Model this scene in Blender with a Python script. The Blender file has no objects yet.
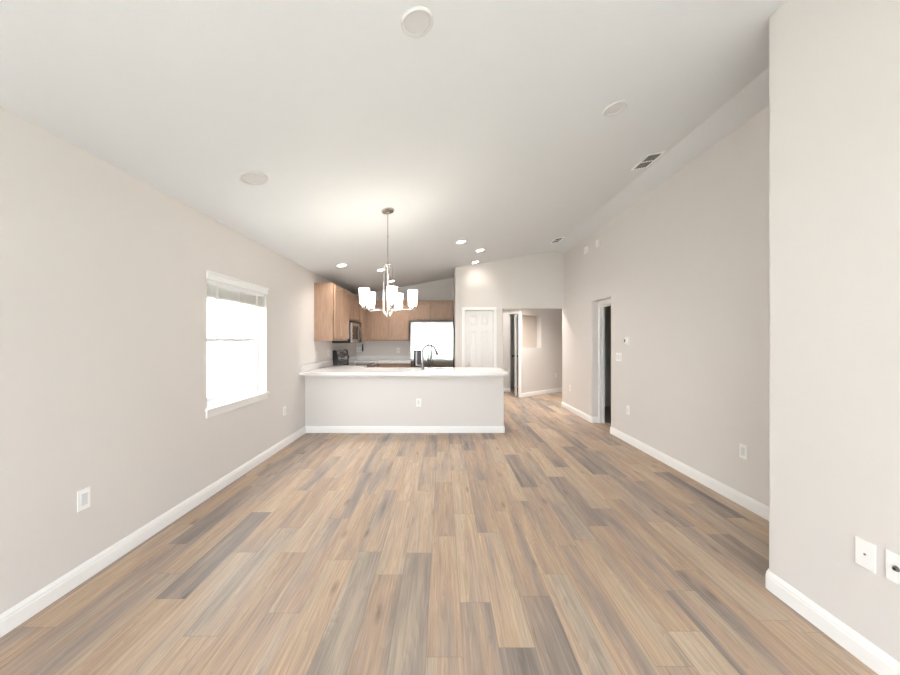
import bpy, bmesh, math, random
from mathutils import Vector, Matrix
R = math.radians
SC = bpy.context.scene
COL = SC.collection

# ------------------------------------------------------------------ camera, sky, daylight, exposure
CAM_Z = 1.355
cam = bpy.data.cameras.new('camera'); cam_ob = bpy.data.objects.new('camera', cam); COL.objects.link(cam_ob)
cam_ob.location = (0, 0, CAM_Z); cam_ob.rotation_euler = (R(90), 0, 0)
cam.sensor_fit = 'HORIZONTAL'; cam.sensor_width = 36.0; cam.lens = 36.0 * 350 / 900
cam.shift_x = 7.0 / 900; cam.shift_y = 3.5 / 900
cam.clip_start = 0.05; cam.clip_end = 200
SC.camera = cam_ob

SC.view_settings.view_transform = 'Standard'; SC.view_settings.look = 'None'
SC.view_settings.exposure = 0.66; SC.view_settings.gamma = 1.0
SC.view_settings.use_curve_mapping = False

world = bpy.data.worlds.new('world'); SC.world = world; world.use_nodes = True
wnt = world.node_tree; wbg = wnt.nodes['Background']
wbg.inputs['Color'].default_value = (0.925, 0.965, 1.0, 1); wbg.inputs['Strength'].default_value = 10.0

def area_light(name, loc, rot, sx, sy, power, color=(1, 1, 1), portal=False):
    l = bpy.data.lights.new(name, 'AREA'); l.shape = 'RECTANGLE'; l.size = sx; l.size_y = sy
    l.energy = power; l.color = color
    if portal: l.cycles.is_portal = True
    o = bpy.data.objects.new(name, l); COL.objects.link(o); o.location = loc; o.rotation_euler = rot
    return o
# daylight that comes in through the glass door behind the camera and the window in the left wall
area_light('door_daylight', (-.125, -2.70, 1.06), (R(90), 0, 0), 2.95, 2.12, 1, portal=True)
area_light('window_daylight', (-2.16, 3.52, 1.36), (0, R(-90), 0), 1.18, 1.0, 1, portal=True)

sun = bpy.data.lights.new('sun', 'SUN'); sun.energy = 50.0; sun.angle = R(3); sun.color = (.97, .98, 1)
sun_ob = bpy.data.objects.new('sun', sun); COL.objects.link(sun_ob); sun_ob.rotation_euler = (R(10), R(38), 0)

# ------------------------------------------------------------------ materials
def new_mat(name):
    m = bpy.data.materials.new(name); m.use_nodes = True
    return m, m.node_tree, m.node_tree.nodes['Principled BSDF']
def srgb(r, g, b):
    f = lambda c: (c / 255 / 12.92) if c / 255 <= 0.04045 else ((c / 255 + 0.055) / 1.055) ** 2.4
    return (f(r), f(g), f(b), 1)
def paint(name, col, rough=0.6, metal=0.0, bump=0.0, bscale=60, var=0.0, spec=0.5):
    m, nt, p = new_mat(name)
    p.inputs['Base Color'].default_value = col; p.inputs['Roughness'].default_value = rough
    p.inputs['Metallic'].default_value = metal; p.inputs['Specular IOR Level'].default_value = spec
    if bump or var:
        tc = nt.nodes.new('ShaderNodeTexCoord')
        n = nt.nodes.new('ShaderNodeTexNoise'); n.inputs['Scale'].default_value = bscale; n.inputs['Detail'].default_value = 4
        nt.links.new(tc.outputs['Object'], n.inputs['Vector'])
        if bump:
            b = nt.nodes.new('ShaderNodeBump'); b.inputs['Strength'].default_value = bump; b.inputs['Distance'].default_value = 0.002
            nt.links.new(n.outputs['Fac'], b.inputs['Height']); nt.links.new(b.outputs['Normal'], p.inputs['Normal'])
        if var:
            mx = nt.nodes.new('ShaderNodeMix'); mx.data_type = 'RGBA'
            mx.inputs['A'].default_value = tuple(c * (1 - var) for c in col[:3]) + (1,)
            mx.inputs['B'].default_value = tuple(min(1, c * (1 + var)) for c in col[:3]) + (1,)
            nt.links.new(n.outputs['Fac'], mx.inputs['Factor']); nt.links.new(mx.outputs['Result'], p.inputs['Base Color'])
    return m
M = {}
M['wall'] = paint('wall_paint', srgb(224, 220, 218), 0.75, bump=0.25, bscale=170, var=0.01)
M['niche'] = paint('niche_shade_paint', srgb(210, 199, 190), 0.75, bump=0.2, bscale=170, var=0.01)  # darker than the wall paint: shade of the recess put into the colour
M['ceiling'] = paint('ceiling_paint', srgb(225, 228, 232), 0.9, bump=0.25, bscale=120, var=0.01)
M['trim'] = paint('white_trim', srgb(247, 247, 247), 0.4, bump=0.02, bscale=30)
M['door_white'] = paint('white_door', srgb(238, 238, 238), 0.45, bump=0.02, bscale=30)
M['plastic'] = paint('white_plastic', srgb(249, 249, 249), 0.35, var=0.01)
M['socket'] = paint('socket_white', srgb(226, 228, 230), 0.4, var=0.01)
M['dark'] = paint('black_plastic', srgb(24, 24, 26), 0.35, var=0.05)
M['grey'] = paint('grey_plastic', srgb(120, 124, 130), 0.4, var=0.05)
M['counter'] = paint('white_quartz', srgb(240, 239, 240), 0.14, var=0.02, bscale=25)
M['steel'] = paint('brushed_steel', srgb(205, 205, 205), 0.24, metal=1.0, var=0.04, bscale=12)
M['nickel'] = paint('brushed_nickel', srgb(206, 202, 198), 0.25, metal=1.0, var=0.03, bscale=40)
M['chrome'] = paint('chrome', srgb(120, 122, 126), 0.38, metal=1.0, var=0.02, bscale=40)
M['black_glass'] = paint('black_glass', srgb(14, 14, 16), 0.06, var=0.02)
M['vent_dark'] = paint('vent_interior', srgb(30, 34, 40), 0.7, var=0.1)
M['carpet'] = paint('grey_carpet', srgb(200, 192, 186), 0.95, bump=1.0, bscale=400, var=0.12)
M['vinyl'] = paint('white_vinyl', srgb(244, 246, 248), 0.35, var=0.01)
M['slat'] = paint('blind_slat', srgb(246, 245, 242), 0.5, var=0.03, bscale=40)
M['stucco'] = paint('neighbour_stucco', srgb(240, 240, 238), 0.85, bump=0.4, bscale=90, var=0.03)
M['roofing'] = paint('eave_white', srgb(225, 228, 232), 0.7, var=0.03)
M['grass'] = paint('lawn', srgb(134, 138, 122), 0.95, bump=1, bscale=80, var=0.35)
M['patio'] = paint('concrete', srgb(205, 203, 198), 0.85, bump=.4, bscale=40, var=0.06)
M['charcoal'] = paint('charcoal_plastic', srgb(78, 80, 86), 0.4, var=0.05)
M['brass_dim'] = paint('aged_bronze', srgb(60, 50, 44), 0.35, metal=0.9, var=0.05)

def fridge_steel():
    m, nt, p = new_mat('fridge_steel')
    p.inputs['Base Color'].default_value = srgb(176, 180, 178); p.inputs['Metallic'].default_value = 1
    p.inputs['Roughness'].default_value = 0.09
    tc = nt.nodes.new('ShaderNodeTexCoord'); mp = nt.nodes.new('ShaderNodeMapping'); mp.inputs['Scale'].default_value = (1.3, 1, 3.2)
    n = nt.nodes.new('ShaderNodeTexNoise'); n.inputs['Scale'].default_value = 1.6; n.inputs['Detail'].default_value = 1
    b = nt.nodes.new('ShaderNodeBump'); b.inputs['Strength'].default_value = 0.10; b.inputs['Distance'].default_value = 0.03
    nt.links.new(tc.outputs['Object'], mp.inputs['Vector']); nt.links.new(mp.outputs['Vector'], n.inputs['Vector'])
    nt.links.new(n.outputs['Fac'], b.inputs['Height'])
    return m
M['fridge'] = fridge_steel()

def cabinet_wood():
    m, nt, p = new_mat('maple_cabinet')
    tc = nt.nodes.new('ShaderNodeTexCoord'); mp = nt.nodes.new('ShaderNodeMapping'); mp.inputs['Scale'].default_value = (14, 14, 1.2)
    n = nt.nodes.new('ShaderNodeTexNoise'); n.inputs['Scale'].default_value = 3; n.inputs['Detail'].default_value = 6; n.inputs['Distortion'].default_value = 0.6
    r = nt.nodes.new('ShaderNodeValToRGB')
    r.color_ramp.elements[0].position = 0.3; r.color_ramp.elements[0].color = srgb(165, 134, 114)
    r.color_ramp.elements[1].position = 0.75; r.color_ramp.elements[1].color = srgb(188, 157, 135)
    nt.links.new(tc.outputs['Object'], mp.inputs['Vector']); nt.links.new(mp.outputs['Vector'], n.inputs['Vector'])
    nt.links.new(n.outputs['Fac'], r.inputs['Fac']); nt.links.new(r.outputs['Color'], p.inputs['Base Color'])
    p.inputs['Roughness'].default_value = 0.42
    return m
M['wood'] = cabinet_wood()
M['wood_dark'] = paint('cabinet_toe_kick', srgb(96, 70, 52), 0.6, var=0.1)

def glow(name, col, strength):
    m, nt, p = new_mat(name)
    p.inputs['Base Color'].default_value = (0.9, 0.9, 0.88, 1); p.inputs['Roughness'].default_value = 0.3
    p.inputs['Emission Color'].default_value = col; p.inputs['Emission Strength'].default_value = strength
    return m
M['shade'] = glow('lit_frosted_glass', (1.0, 0.905, 0.80, 1), 10.0)
M['lens'] = glow('lit_lens', (1.0, 0.90, 0.78, 1), 14.0)
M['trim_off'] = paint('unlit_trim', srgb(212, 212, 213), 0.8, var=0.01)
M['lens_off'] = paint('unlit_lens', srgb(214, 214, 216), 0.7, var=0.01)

def thin_glass():
    m = bpy.data.materials.new('window_glass'); m.use_nodes = True; nt = m.node_tree
    nt.nodes.remove(nt.nodes['Principled BSDF'])
    t = nt.nodes.new('ShaderNodeBsdfTransparent'); t.inputs['Color'].default_value = (.97, .98, .98, 1)
    g = nt.nodes.new('ShaderNodeBsdfGlossy'); g.inputs['Roughness'].default_value = 0.02
    mx = nt.nodes.new('ShaderNodeMixShader'); mx.inputs['Fac'].default_value = 0.06
    nt.links.new(t.outputs[0], mx.inputs[1]); nt.links.new(g.outputs[0], mx.inputs[2])
    nt.links.new(mx.outputs[0], nt.nodes['Material Output'].inputs['Surface'])
    return m
M['glass'] = thin_glass()

def floor_planks():
    m, nt, p = new_mat('vinyl_planks')
    N = nt.nodes.new; L = nt.links.new
    PW, PL = 0.16, 0.93
    def math_(op, a, b=None, c=None):
        n = N('ShaderNodeMath'); n.operation = op
        for i, v in enumerate((a, b, c)):
            if v is None: continue
            if isinstance(v, (int, float)): n.inputs[i].default_value = v
            else: L(v, n.inputs[i])
        return n.outputs[0]
    def comb(x, y, z=0.0):
        n = N('ShaderNodeCombineXYZ')
        for i, v in enumerate((x, y, z)):
            if isinstance(v, (int, float)): n.inputs[i].default_value = v
            else: L(v, n.inputs[i])
        return n.outputs[0]
    def white(vec):
        n = N('ShaderNodeTexWhiteNoise'); n.noise_dimensions = '3D'; L(vec, n.inputs['Vector']); return n
    def noise(vec, scale, detail=3, dist=0.0, rough=0.5):
        n = N('ShaderNodeTexNoise'); L(vec, n.inputs['Vector']); n.inputs['Scale'].default_value = scale
        n.inputs['Detail'].default_value = detail; n.inputs['Distortion'].default_value = dist; n.inputs['Roughness'].default_value = rough
        return n.outputs['Fac']
    tc = N('ShaderNodeTexCoord'); sx = N('ShaderNodeSeparateXYZ'); L(tc.outputs['Object'], sx.inputs[0])
    X = math_('ADD', sx.outputs[0], 9.9934); Y = math_('ADD', sx.outputs[1], 20.0)
    u = math_('DIVIDE', X, PW); row = math_('FLOOR', u); fu = math_('FRACT', u)
    offs = white(comb(row, 3.7, 0.0)).outputs['Value']
    v = math_('ADD', math_('DIVIDE', Y, PL), offs); idx = math_('FLOOR', v); fv = math_('FRACT', v)
    pid = comb(row, idx, 1.3)
    wn = white(pid); r1 = wn.outputs['Value']
    sc = N('ShaderNodeSeparateColor'); L(wn.outputs['Color'], sc.inputs[0]); r2, r3 = sc.outputs[0], sc.outputs[1]
    # broad cloudy tone along the plank
    zid = math_('MULTIPLY', r2, 60.0)
    broad = noise(comb(math_('MULTIPLY', X, 11.0), math_('MULTIPLY', Y, 1.0), zid), 1.0, 2, 0.4)
    tone = math_('ADD', math_('MULTIPLY', r1, 0.58), math_('MULTIPLY', broad, 1.55))
    tone = math_('SUBTRACT', tone, 0.50)
    ramp = N('ShaderNodeValToRGB'); cr = ramp.color_ramp
    stops = [(0.0, (134, 124, 119)), (0.2, (148, 137, 130)), (0.38, (162, 148, 138)), (0.52, (176, 156, 141)),
             (0.70, (187, 162, 141)), (0.85, (193, 168, 143)), (1.0, (198, 178, 156))]
    cr.elements[0].position = stops[0][0]; cr.elements[0].color = srgb(*stops[0][1])
    cr.elements[1].position = stops[-1][0]; cr.elements[1].color = srgb(*stops[-1][1])
    for ps, c in stops[1:-1]:
        e = cr.elements.new(ps); e.color = srgb(*c)
    L(tone, ramp.inputs['Fac'])
    # fine straight grain + cathedral grain
    grain = noise(comb(math_('MULTIPLY', X, 95.0), math_('MULTIPLY', Y, 3.0), zid), 1.0, 5, 0.5, 0.62)
    cath = N('ShaderNodeTexWave'); cath.wave_type = 'BANDS'; cath.bands_direction = 'X'; cath.wave_profile = 'SAW'
    L(comb(math_('ADD', X, math_('MULTIPLY', broad, 0.22)), math_('MULTIPLY', Y, 0.09), zid), cath.inputs['Vector'])
    cath.inputs['Scale'].default_value = 24; cath.inputs['Distortion'].default_value = 5.5; cath.inputs['Detail'].default_value = 2
    cath.inputs['Detail Scale'].default_value = 1.2
    g = math_('ADD', math_('MULTIPLY', grain, 0.87), math_('MULTIPLY', cath.outputs['Fac'], 0.13))
    g = math_('ADD', math_('MULTIPLY', math_('SUBTRACT', g, 0.5), 1.05), 0.95)
    # knots
    kn = N('ShaderNodeTexVoronoi'); kn.inputs['Scale'].default_value = 1.0
    L(comb(math_('MULTIPLY', X, 7.5), math_('MULTIPLY', Y, 2.1), zid), kn.inputs['Vector'])
    km = N('ShaderNodeMapRange'); L(kn.outputs['Distance'], km.inputs['Value'])
    km.inputs['From Min'].default_value = 0.03; km.inputs['From Max'].default_value = 0.17
    km.inputs['To Min'].default_value = 0.66; km.inputs['To Max'].default_value = 1.0
    # joints between the planks
    eu = math_('MULTIPLY', math_('MINIMUM', fu, math_('SUBTRACT', 1.0, fu)), PW)
    ev = math_('MULTIPLY', math_('MINIMUM', fv, math_('SUBTRACT', 1.0, fv)), PL)
    em = N('ShaderNodeMapRange'); L(math_('MINIMUM', eu, ev), em.inputs['Value'])
    em.inputs['From Min'].default_value = 0.0004; em.inputs['From Max'].default_value = 0.0022
    em.inputs['To Min'].default_value = 0.72; em.inputs['To Max'].default_value = 1.0
    lum = math_('MULTIPLY', math_('MULTIPLY', g, km.outputs[0]), em.outputs[0])
    lum = math_('MULTIPLY', lum, math_('ADD', 0.93, math_('MULTIPLY', r3, 0.14)))
    vm = N('ShaderNodeVectorMath'); vm.operation = 'SCALE'; L(ramp.outputs['Color'], vm.inputs[0]); L(lum, vm.inputs['Scale'])
    # paler beige figure drifting through some of the planks
    pale = noise(comb(math_('MULTIPLY', X, 9.0), math_('MULTIPLY', Y, 0.8), math_('ADD', zid, 7.0)), 1.0, 3, 0.6)
    pf = N('ShaderNodeMapRange'); L(math_('ADD', pale, math_('MULTIPLY', math_('SUBTRACT', r3, 0.5), 0.35)), pf.inputs['Value'])
    pf.inputs['From Min'].default_value = 0.48; pf.inputs['From Max'].default_value = 0.75
    pf.inputs['To Min'].default_value = 0.0; pf.inputs['To Max'].default_value = 0.6
    pm = N('ShaderNodeMix'); pm.data_type = 'RGBA'; L(pf.outputs[0], pm.inputs['Factor'])
    L(ramp.outputs['Color'], pm.inputs['A']); pm.inputs['B'].default_value = srgb(190, 175, 156)
    L(pm.outputs['Result'], vm.inputs[0])
    L(vm.outputs[0], p.inputs['Base Color'])
    p.inputs['Roughness'].default_value = 0.48; p.inputs['Specular IOR Level'].default_value = 0.35
    b = N('ShaderNodeBump'); b.inputs['Strength'].default_value = 0.12; b.inputs['Distance'].default_value = 0.002
    L(grain, b.inputs['Height']); L(b.outputs['Normal'], p.inputs['Normal'])
    return m
M['floor'] = floor_planks()

# ------------------------------------------------------------------ mesh helpers
OFF = {}
class MB:
    def __init__(s): s.bm = bmesh.new()
    def box(s, x0, x1, y0, y1, z0, z1, bev=0.0, seg=2):
        b = bmesh.new(); r = bmesh.ops.create_cube(b, size=1.0)
        for v in b.verts:
            v.co = Vector(((x0 + x1) / 2 + v.co.x * (x1 - x0), (y0 + y1) / 2 + v.co.y * (y1 - y0), (z0 + z1) / 2 + v.co.z * (z1 - z0)))
        if bev: bmesh.ops.bevel(b, geom=b.edges[:], offset=bev, segments=seg, affect='EDGES', profile=0.5, clamp_overlap=True)
        s._merge(b); return s
    def _merge(s, b):
        me = bpy.data.meshes.new('tmp'); b.to_mesh(me); b.free(); s.bm.from_mesh(me); bpy.data.meshes.remove(me)
    def prism(s, pts, z0, z1, top=None, bottom=None):
        """plan polygon (counter-clockwise) extruded upward; top / bottom may be functions of (x, y)"""
        bo = [s.bm.verts.new((x, y, bottom(x, y) if bottom else z0)) for x, y in pts]
        to = [s.bm.verts.new((x, y, top(x, y) if top else z1)) for x, y in pts]
        n = len(pts)
        s.bm.faces.new(to); s.bm.faces.new(bo[::-1])
        for i in range(n):
            j = (i + 1) % n; s.bm.faces.new((bo[i], bo[j], to[j], to[i]))
        return s
    def extrude_xz(s, pts, y0, y1):
        a = [s.bm.verts.new((x, y0, z)) for x, z in pts]; b = [s.bm.verts.new((x, y1, z)) for x, z in pts]; n = len(pts)
        s.bm.faces.new(a); s.bm.faces.new(b[::-1])
        for i in range(n):
            j = (i + 1) % n; s.bm.faces.new((a[j], a[i], b[i], b[j]))
        return s
    def lathe(s, prof, c=(0, 0, 0), seg=32, axis='Z', cap=True):
        rings = []
        for r, z in prof:
            ring = []
            for k in range(seg):
                t = 2 * math.pi * k / seg; q = (r * math.cos(t), r * math.sin(t), z)
                if axis == 'X': q = (q[2], q[0], q[1])
                if axis == 'Y': q = (q[1], q[2], q[0])
                ring.append(s.bm.verts.new((c[0] + q[0], c[1] + q[1], c[2] + q[2])))
            rings.append(ring)
        for a, b in zip(rings, rings[1:]):
            for k in range(seg):
                j = (k + 1) % seg; s.bm.faces.new((a[k], a[j], b[j], b[k])).smooth = True
        if cap:
            s.bm.faces.new(rings[0][::-1]); s.bm.faces.new(rings[-1])
        return s
    def tube(s, path, r, seg=10):
        P = [Vector(p) for p in path]; rs = r if isinstance(r, (list, tuple)) else [r] * len(P)
        up = None; rings = []
        for i, p in enumerate(P):
            d = ((P[min(i + 1, len(P) - 1)] - p).normalized() + (p - P[max(i - 1, 0)]).normalized()).normalized()
            if up is None: up = Vector((0, 0, 1)) if abs(d.z) < .9 else Vector((1, 0, 0))
            a = (up - d * up.dot(d)).normalized(); up = a; b = d.cross(a)
            rings.append([s.bm.verts.new(p + (a * math.cos(2 * math.pi * k / seg) + b * math.sin(2 * math.pi * k / seg)) * rs[i]) for k in range(seg)])
        for A, B in zip(rings, rings[1:]):
            for k in range(seg):
                j = (k + 1) % seg; s.bm.faces.new((A[k], A[j], B[j], B[k])).smooth = True
        s.bm.faces.new(rings[0][::-1]); s.bm.faces.new(rings[-1])
        return s
    def build(s, name, mat, parent=None, origin=None, angle=35):
        off = Vector(origin) if origin is not None else (OFF.get(parent.name, Vector((0, 0, 0))) if parent else Vector((0, 0, 0)))
        bmesh.ops.recalc_face_normals(s.bm, faces=s.bm.faces[:])
        if off.length: bmesh.ops.translate(s.bm, verts=s.bm.verts[:], vec=-off)
        me = bpy.data.meshes.new(name); s.bm.to_mesh(me); s.bm.free()
        me.materials.append(mat)
        flags = [p.use_smooth for p in me.polygons]
        me.set_sharp_from_angle(angle=R(angle))
        me.polygons.foreach_set('use_smooth', flags)
        o = bpy.data.objects.new(name, me); COL.objects.link(o)
        if parent: o.parent = parent; OFF[o.name] = off
        elif origin is not None: o.location = off; OFF[o.name] = off
        return o
def tag(o, label, cat, group=None):
    o['label'] = label; o['category'] = cat
    if group: o['group'] = group
    return o
def thing(name, label, cat, loc, group=None, rot=(0, 0, 0), local=False):
    o = bpy.data.objects.new(name, None); COL.objects.link(o); o.location = loc; o.rotation_euler = rot
    o.empty_display_size = 0.05
    OFF[o.name] = Vector((0, 0, 0)) if local else Vector(loc)
    return tag(o, label, cat, group)
def struct(o): o['kind'] = 'structure'; return o
def copy_tree(o, parent=None):
    c = o.copy(); COL.objects.link(c); c.parent = parent
    for ch in list(o.children): copy_tree(ch, c)
    return c
def arc2(cx, cy, r, a0, a1, n=5):
    return [(cx + r * math.cos(R(a0 + (a1 - a0) * k / n)), cy + r * math.sin(R(a0 + (a1 - a0) * k / n))) for k in range(n + 1)]
def rounded(pts):
    """plan polygon; points given as (x, y) or (x, y, r) with r a rounded (bullnose) corner"""
    out = []; n = len(pts)
    for i, p in enumerate(pts):
        if len(p) == 2 or p[2] == 0: out.append(p[:2]); continue
        r = p[2]; P = Vector(p[:2]); A = Vector(pts[i - 1][:2]); B = Vector(pts[(i + 1) % n][:2])
        u = (A - P).normalized(); w = (B - P).normalized()
        half = u.angle(w) / 2; d = r / math.tan(half); C = P + (u + w).normalized() * r / math.sin(half)
        s0 = P + u * d - C; s1 = P + w * d - C
        a0 = math.atan2(s0.y, s0.x); a1 = math.atan2(s1.y, s1.x)
        da = (a1 - a0 + math.pi) % (2 * math.pi) - math.pi
        for k in range(6):
            a = a0 + da * k / 5; out.append((C.x + r * math.cos(a), C.y + r * math.sin(a)))
    return out
BASE_PROF = [(0, 0), (0.015, 0), (0.015, 0.066), (0.0125, 0.072), (0.0125, 0.082), (0.008, 0.092), (0.005, 0.1), (0, 0.1)]
def sweep(path, prof, mb, z=0.0):
    """profile (offset to the left of the path, height) swept along an open plan path with mitres"""
    P = [Vector(p) for p in path]; rows = []
    for i, p in enumerate(P):
        ns = []
        if i > 0: d = (p - P[i - 1]).normalized(); ns.append(Vector((-d.y, d.x)))
        if i < len(P) - 1: d = (P[i + 1] - p).normalized(); ns.append(Vector((-d.y, d.x)))
        n = sum(ns, Vector((0, 0))).normalized(); n = n / max(0.3, n.dot(ns[0]))
        rows.append([mb.bm.verts.new((p.x + n.x * o, p.y + n.y * o, z + h)) for o, h in prof])
    k = len(prof)
    for a, b in zip(rows, rows[1:]):
        for i in range(k):
            j = (i + 1) % k; mb.bm.faces.new((a[i], a[j], b[j], b[i]))
    mb.bm.faces.new(rows[0]); mb.bm.faces.new(rows[-1][::-1])
    return mb
def open_path(pts):
    out = []; n = len(pts)
    for i, p in enumerate(pts):
        if i in (0, n - 1) or len(p) == 2: out.append(p[:2]); continue
        out += rounded([pts[i - 1][:2], p, pts[i + 1][:2]])[1:-1]
    return out

# ------------------------------------------------------------------ the room
XL, XR, XN = -2.035, 2.467, 1.784          # left wall, right wall, near right wall
YN, YP, YB, YH = 1.927, 7.14, 8.22, 8.41   # near wall's corner, pantry wall, kitchen back wall, hall back wall
YR = -2.6                                  # rear wall with the glass door
BN = 0.02
RIDGE = 2.19
def ceil_z(x, y=0): return 2.435 + 0.18 * (min(x, RIDGE) - XL) - 0.2 * max(0, x - RIDGE)
top = lambda x, y: ceil_z(x) + 0.04

fl = MB().box(-2.2, 4.1, -2.75, 10.8, -0.12, 0.0); struct(fl.build('floor', M['floor']))
cl = MB(); xs = [XL - .15, RIDGE, XR + .2]
cl.extrude_xz([(x, ceil_z(x) if x > XL else ceil_z(XL) - .18 * (XL - x)) for x in xs] + [(x, ceil_z(x) + .12) for x in xs[::-1]], YR - .15, YB + .14)
struct(cl.build('ceiling', M['ceiling'], angle=5))
hc = MB().box(XL - .1, 4.1, YP + .12, 10.8, 2.44, 2.5); 
# flat ceiling of the hall beyond the pantry wall and of the closet behind it
hc = MB().prism([(1.224, YP + .12), (4.1, YP + .12), (4.1, 10.8), (1.0, 10.8), (1.0, YB + .14), (1.224, YB + .14)], 2.44, 2.52)
struct(hc.build('ceiling_hall', M['ceiling']))

# left wall with the window opening
WY0, WY1, WZ0, WZ1 = 3.02, 4.03, 0.765, 1.945
w = MB()
w.box(XL - .15, XL, YR - .15, WY0, 0, 2.46)
w.box(XL - .15, XL, WY1, YB + .12, 0, 2.46)
w.box(XL - .15, XL, WY0, WY1, 0, WZ0); w.box(XL - .15, XL, WY0, WY1, WZ1, 2.46)
struct(w.build('wall_left', M['wall']))
# near right wall, a block with a rounded corner
w = MB().prism(rounded([(XN, YR), (XR + .13, YR), (XR + .13, YN), (XN, YN, BN)]), 0, 3, top)
struct(w.build('wall_right_near', M['wall']))
# right wall with the bedroom doorway
DY0, DY1, DZ = 5.155, 5.81, 2.012
XO = XR + .105
w = MB()
w.prism(rounded([(XR, YN), (XO, YN), (XO, DY0, 0), (XR, DY0, BN)]), 0, DZ)
w.prism(rounded([(XR, DY1, BN), (XO, DY1), (XO, YP + .12, BN), (XR, YP + .12, BN)]), 0, DZ)
w.prism(rounded([(XR, YN), (XO, YN), (XO, YP + .12, BN), (XR, YP + .12, BN)]), DZ, 3, top)
struct(w.build('wall_right', M['wall']))
# pantry wall: stub, door opening, header above the hall opening
PX0, PX1, PXE, PZ = 0.432, 1.045, 1.224, 2.0
OZ = 2.02
w = MB()
w.prism(rounded([(.245, YP, BN), (PX0, YP), (PX0, YP + .12), (.365, YP + .12), (.365, YB), (.245, YB)]), 0, 3, top)
w.prism(rounded([(PX1, YP), (PXE, YP, BN), (PXE, YH), (PXE - .12, YH), (PXE - .12, YP + .12), (PX1, YP + .12)]), 0, OZ)
w.prism([(PX1, YP), (PXE - BN, YP), (PXE - BN, YP + .12), (PX1, YP + .12)], OZ, 3, top)
w.prism([(PXE - .12, YP + .12), (PXE, YP + .12), (PXE, YH), (PXE - .12, YH)], OZ, 3, top)
w.prism([(PX0, YP), (PX1, YP), (PX1, YP + .12), (PX0, YP + .12)], PZ, 3, top)
w.prism([(PXE - BN, YP), (RIDGE, YP), (XR + .002, YP), (XR + .002, YP + .12), (RIDGE, YP + .12), (PXE - BN, YP + .12)], OZ, 3, top)
struct(w.build('wall_pantry', M['wall']))
# kitchen back wall
w = MB().prism([(XL, YB), (PXE - .12, YB), (PXE - .12, YB + .12), (XL, YB + .12)], 0, 3, top)
struct(w.build('wall_kitchen_back', M['wall']))
# rear wall behind the viewer with the sliding glass door opening
GX0, GX1, GZ = -1.6, 1.35, 2.12
w = MB()
w.prism([(XL, YR - .15), (GX0, YR - .15), (GX0, YR), (XL, YR)], 0, 3, top)
w.prism([(GX1, YR - .15), (RIDGE, YR - .15), (XR + .13, YR - .15), (XR + .13, YR), (RIDGE, YR), (GX1, YR)], 0, 3, top)
w.prism([(GX0, YR - .15), (GX1, YR - .15), (GX1, YR), (GX0, YR)], GZ, 3, top)
struct(w.build('wall_rear', M['wall']))
# half wall of the peninsula
w = MB().prism(rounded([(XL, 5.17), (.90, 5.17, .012), (.90, 5.285), (XL, 5.285)]), 0, .868)
struct(w.build('wall_peninsula', M['wall']))

# hall behind the opening: back wall with doorway, angled wall with niche, closing walls
HX0, HX1, HZ = 1.08, 1.84, 2.03
w = MB()
w.box(PXE - .12, HX0, YH, YH + .1, 0, 2.46); w.box(HX1, 1.868, YH, YH + .1, 0, 2.46); w.box(HX0, HX1, YH, YH + .1, HZ, 2.46)
struct(w.build('wall_hall_back', M['wall']))
ang = math.atan2(.61, .79)
w = MB()
NT0, NT1, NZ0, NZ1 = 0.06, 0.79, 1.185, 1.99
w.box(0, NT0, 0, .06, 0, 2.46); w.box(NT1, 2.42, 0, .06, 0, 2.46)
w.box(NT0, NT1, 0, .06, 0, NZ0); w.box(NT0, NT1, 0, .06, NZ1, 2.46)
ND = .14
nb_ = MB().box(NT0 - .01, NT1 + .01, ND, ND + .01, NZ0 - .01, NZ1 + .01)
w.box(NT1, NT1 + .01, 0.06, ND, NZ0 - .01, NZ1 + .01); w.box(NT0 - .01, NT0, 0.06, ND, NZ0 - .01, NZ1 + .01)
w.box(NT0, NT1, 0.06, ND, NZ0 - .01, NZ0); w.box(NT0, NT1, 0.06, ND, NZ1, NZ1 + .01)
o = struct(w.build('wall_hall_angled', M['wall'])); o.location = (1.865, YH, 0); o.rotation_euler.z = ang
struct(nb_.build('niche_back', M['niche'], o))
def on_angled(t, d=0.0): return (1.865 + .7915 * t + .611 * d, YH + .611 * t - .7915 * d)
w = MB().box(3.72, 3.84, YP + .12, 10.4, 0, 2.46); struct(w.build('wall_hall_end', M['wall']))
# closet behind the hall doorway
w = MB().box(.92, 1.80, 9.36, 9.46, 0, 2.46); w.box(.9, 1.0, YH + .1, 9.46, 0, 2.46)
w.box(1.70, 1.80, 9.46, 10.5, 0, 2.46); w.box(1.8, 2.3, 10.4, 10.5, 0, 2.46); w.box(2.16, 2.26, 8.95, 10.5, 0, 2.46)
struct(w.build('wall_closet', M['wall']))
# dark bedroom behind the doorway in the right wall
w = MB()
w.box(5.3, 5.4, 3.9, YP, 0, 2.5); w.box(XO, 5.3, 3.9, 4.0, 0, 2.5); w.box(XO, 5.4, YP, YP + .12, 0, 2.5)
w.box(XO, XO + .08, 4.0, 4.9, 0, 2.5)
struct(w.build('wall_bedroom', M['wall']))
struct(MB().box(XO, 5.4, 3.9, YP + .12, 2.45, 2.53).build('ceiling_bedroom', M['ceiling']))
struct(MB().box(XO + .12, 5.4, 4.0, YP, -.01, .012).build('floor_bedroom', M['carpet']))
struct(MB().box(4.1, 5.4, 3.9, YP + .12, -.12, -.01).build('floor_slab', M['patio']))

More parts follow.
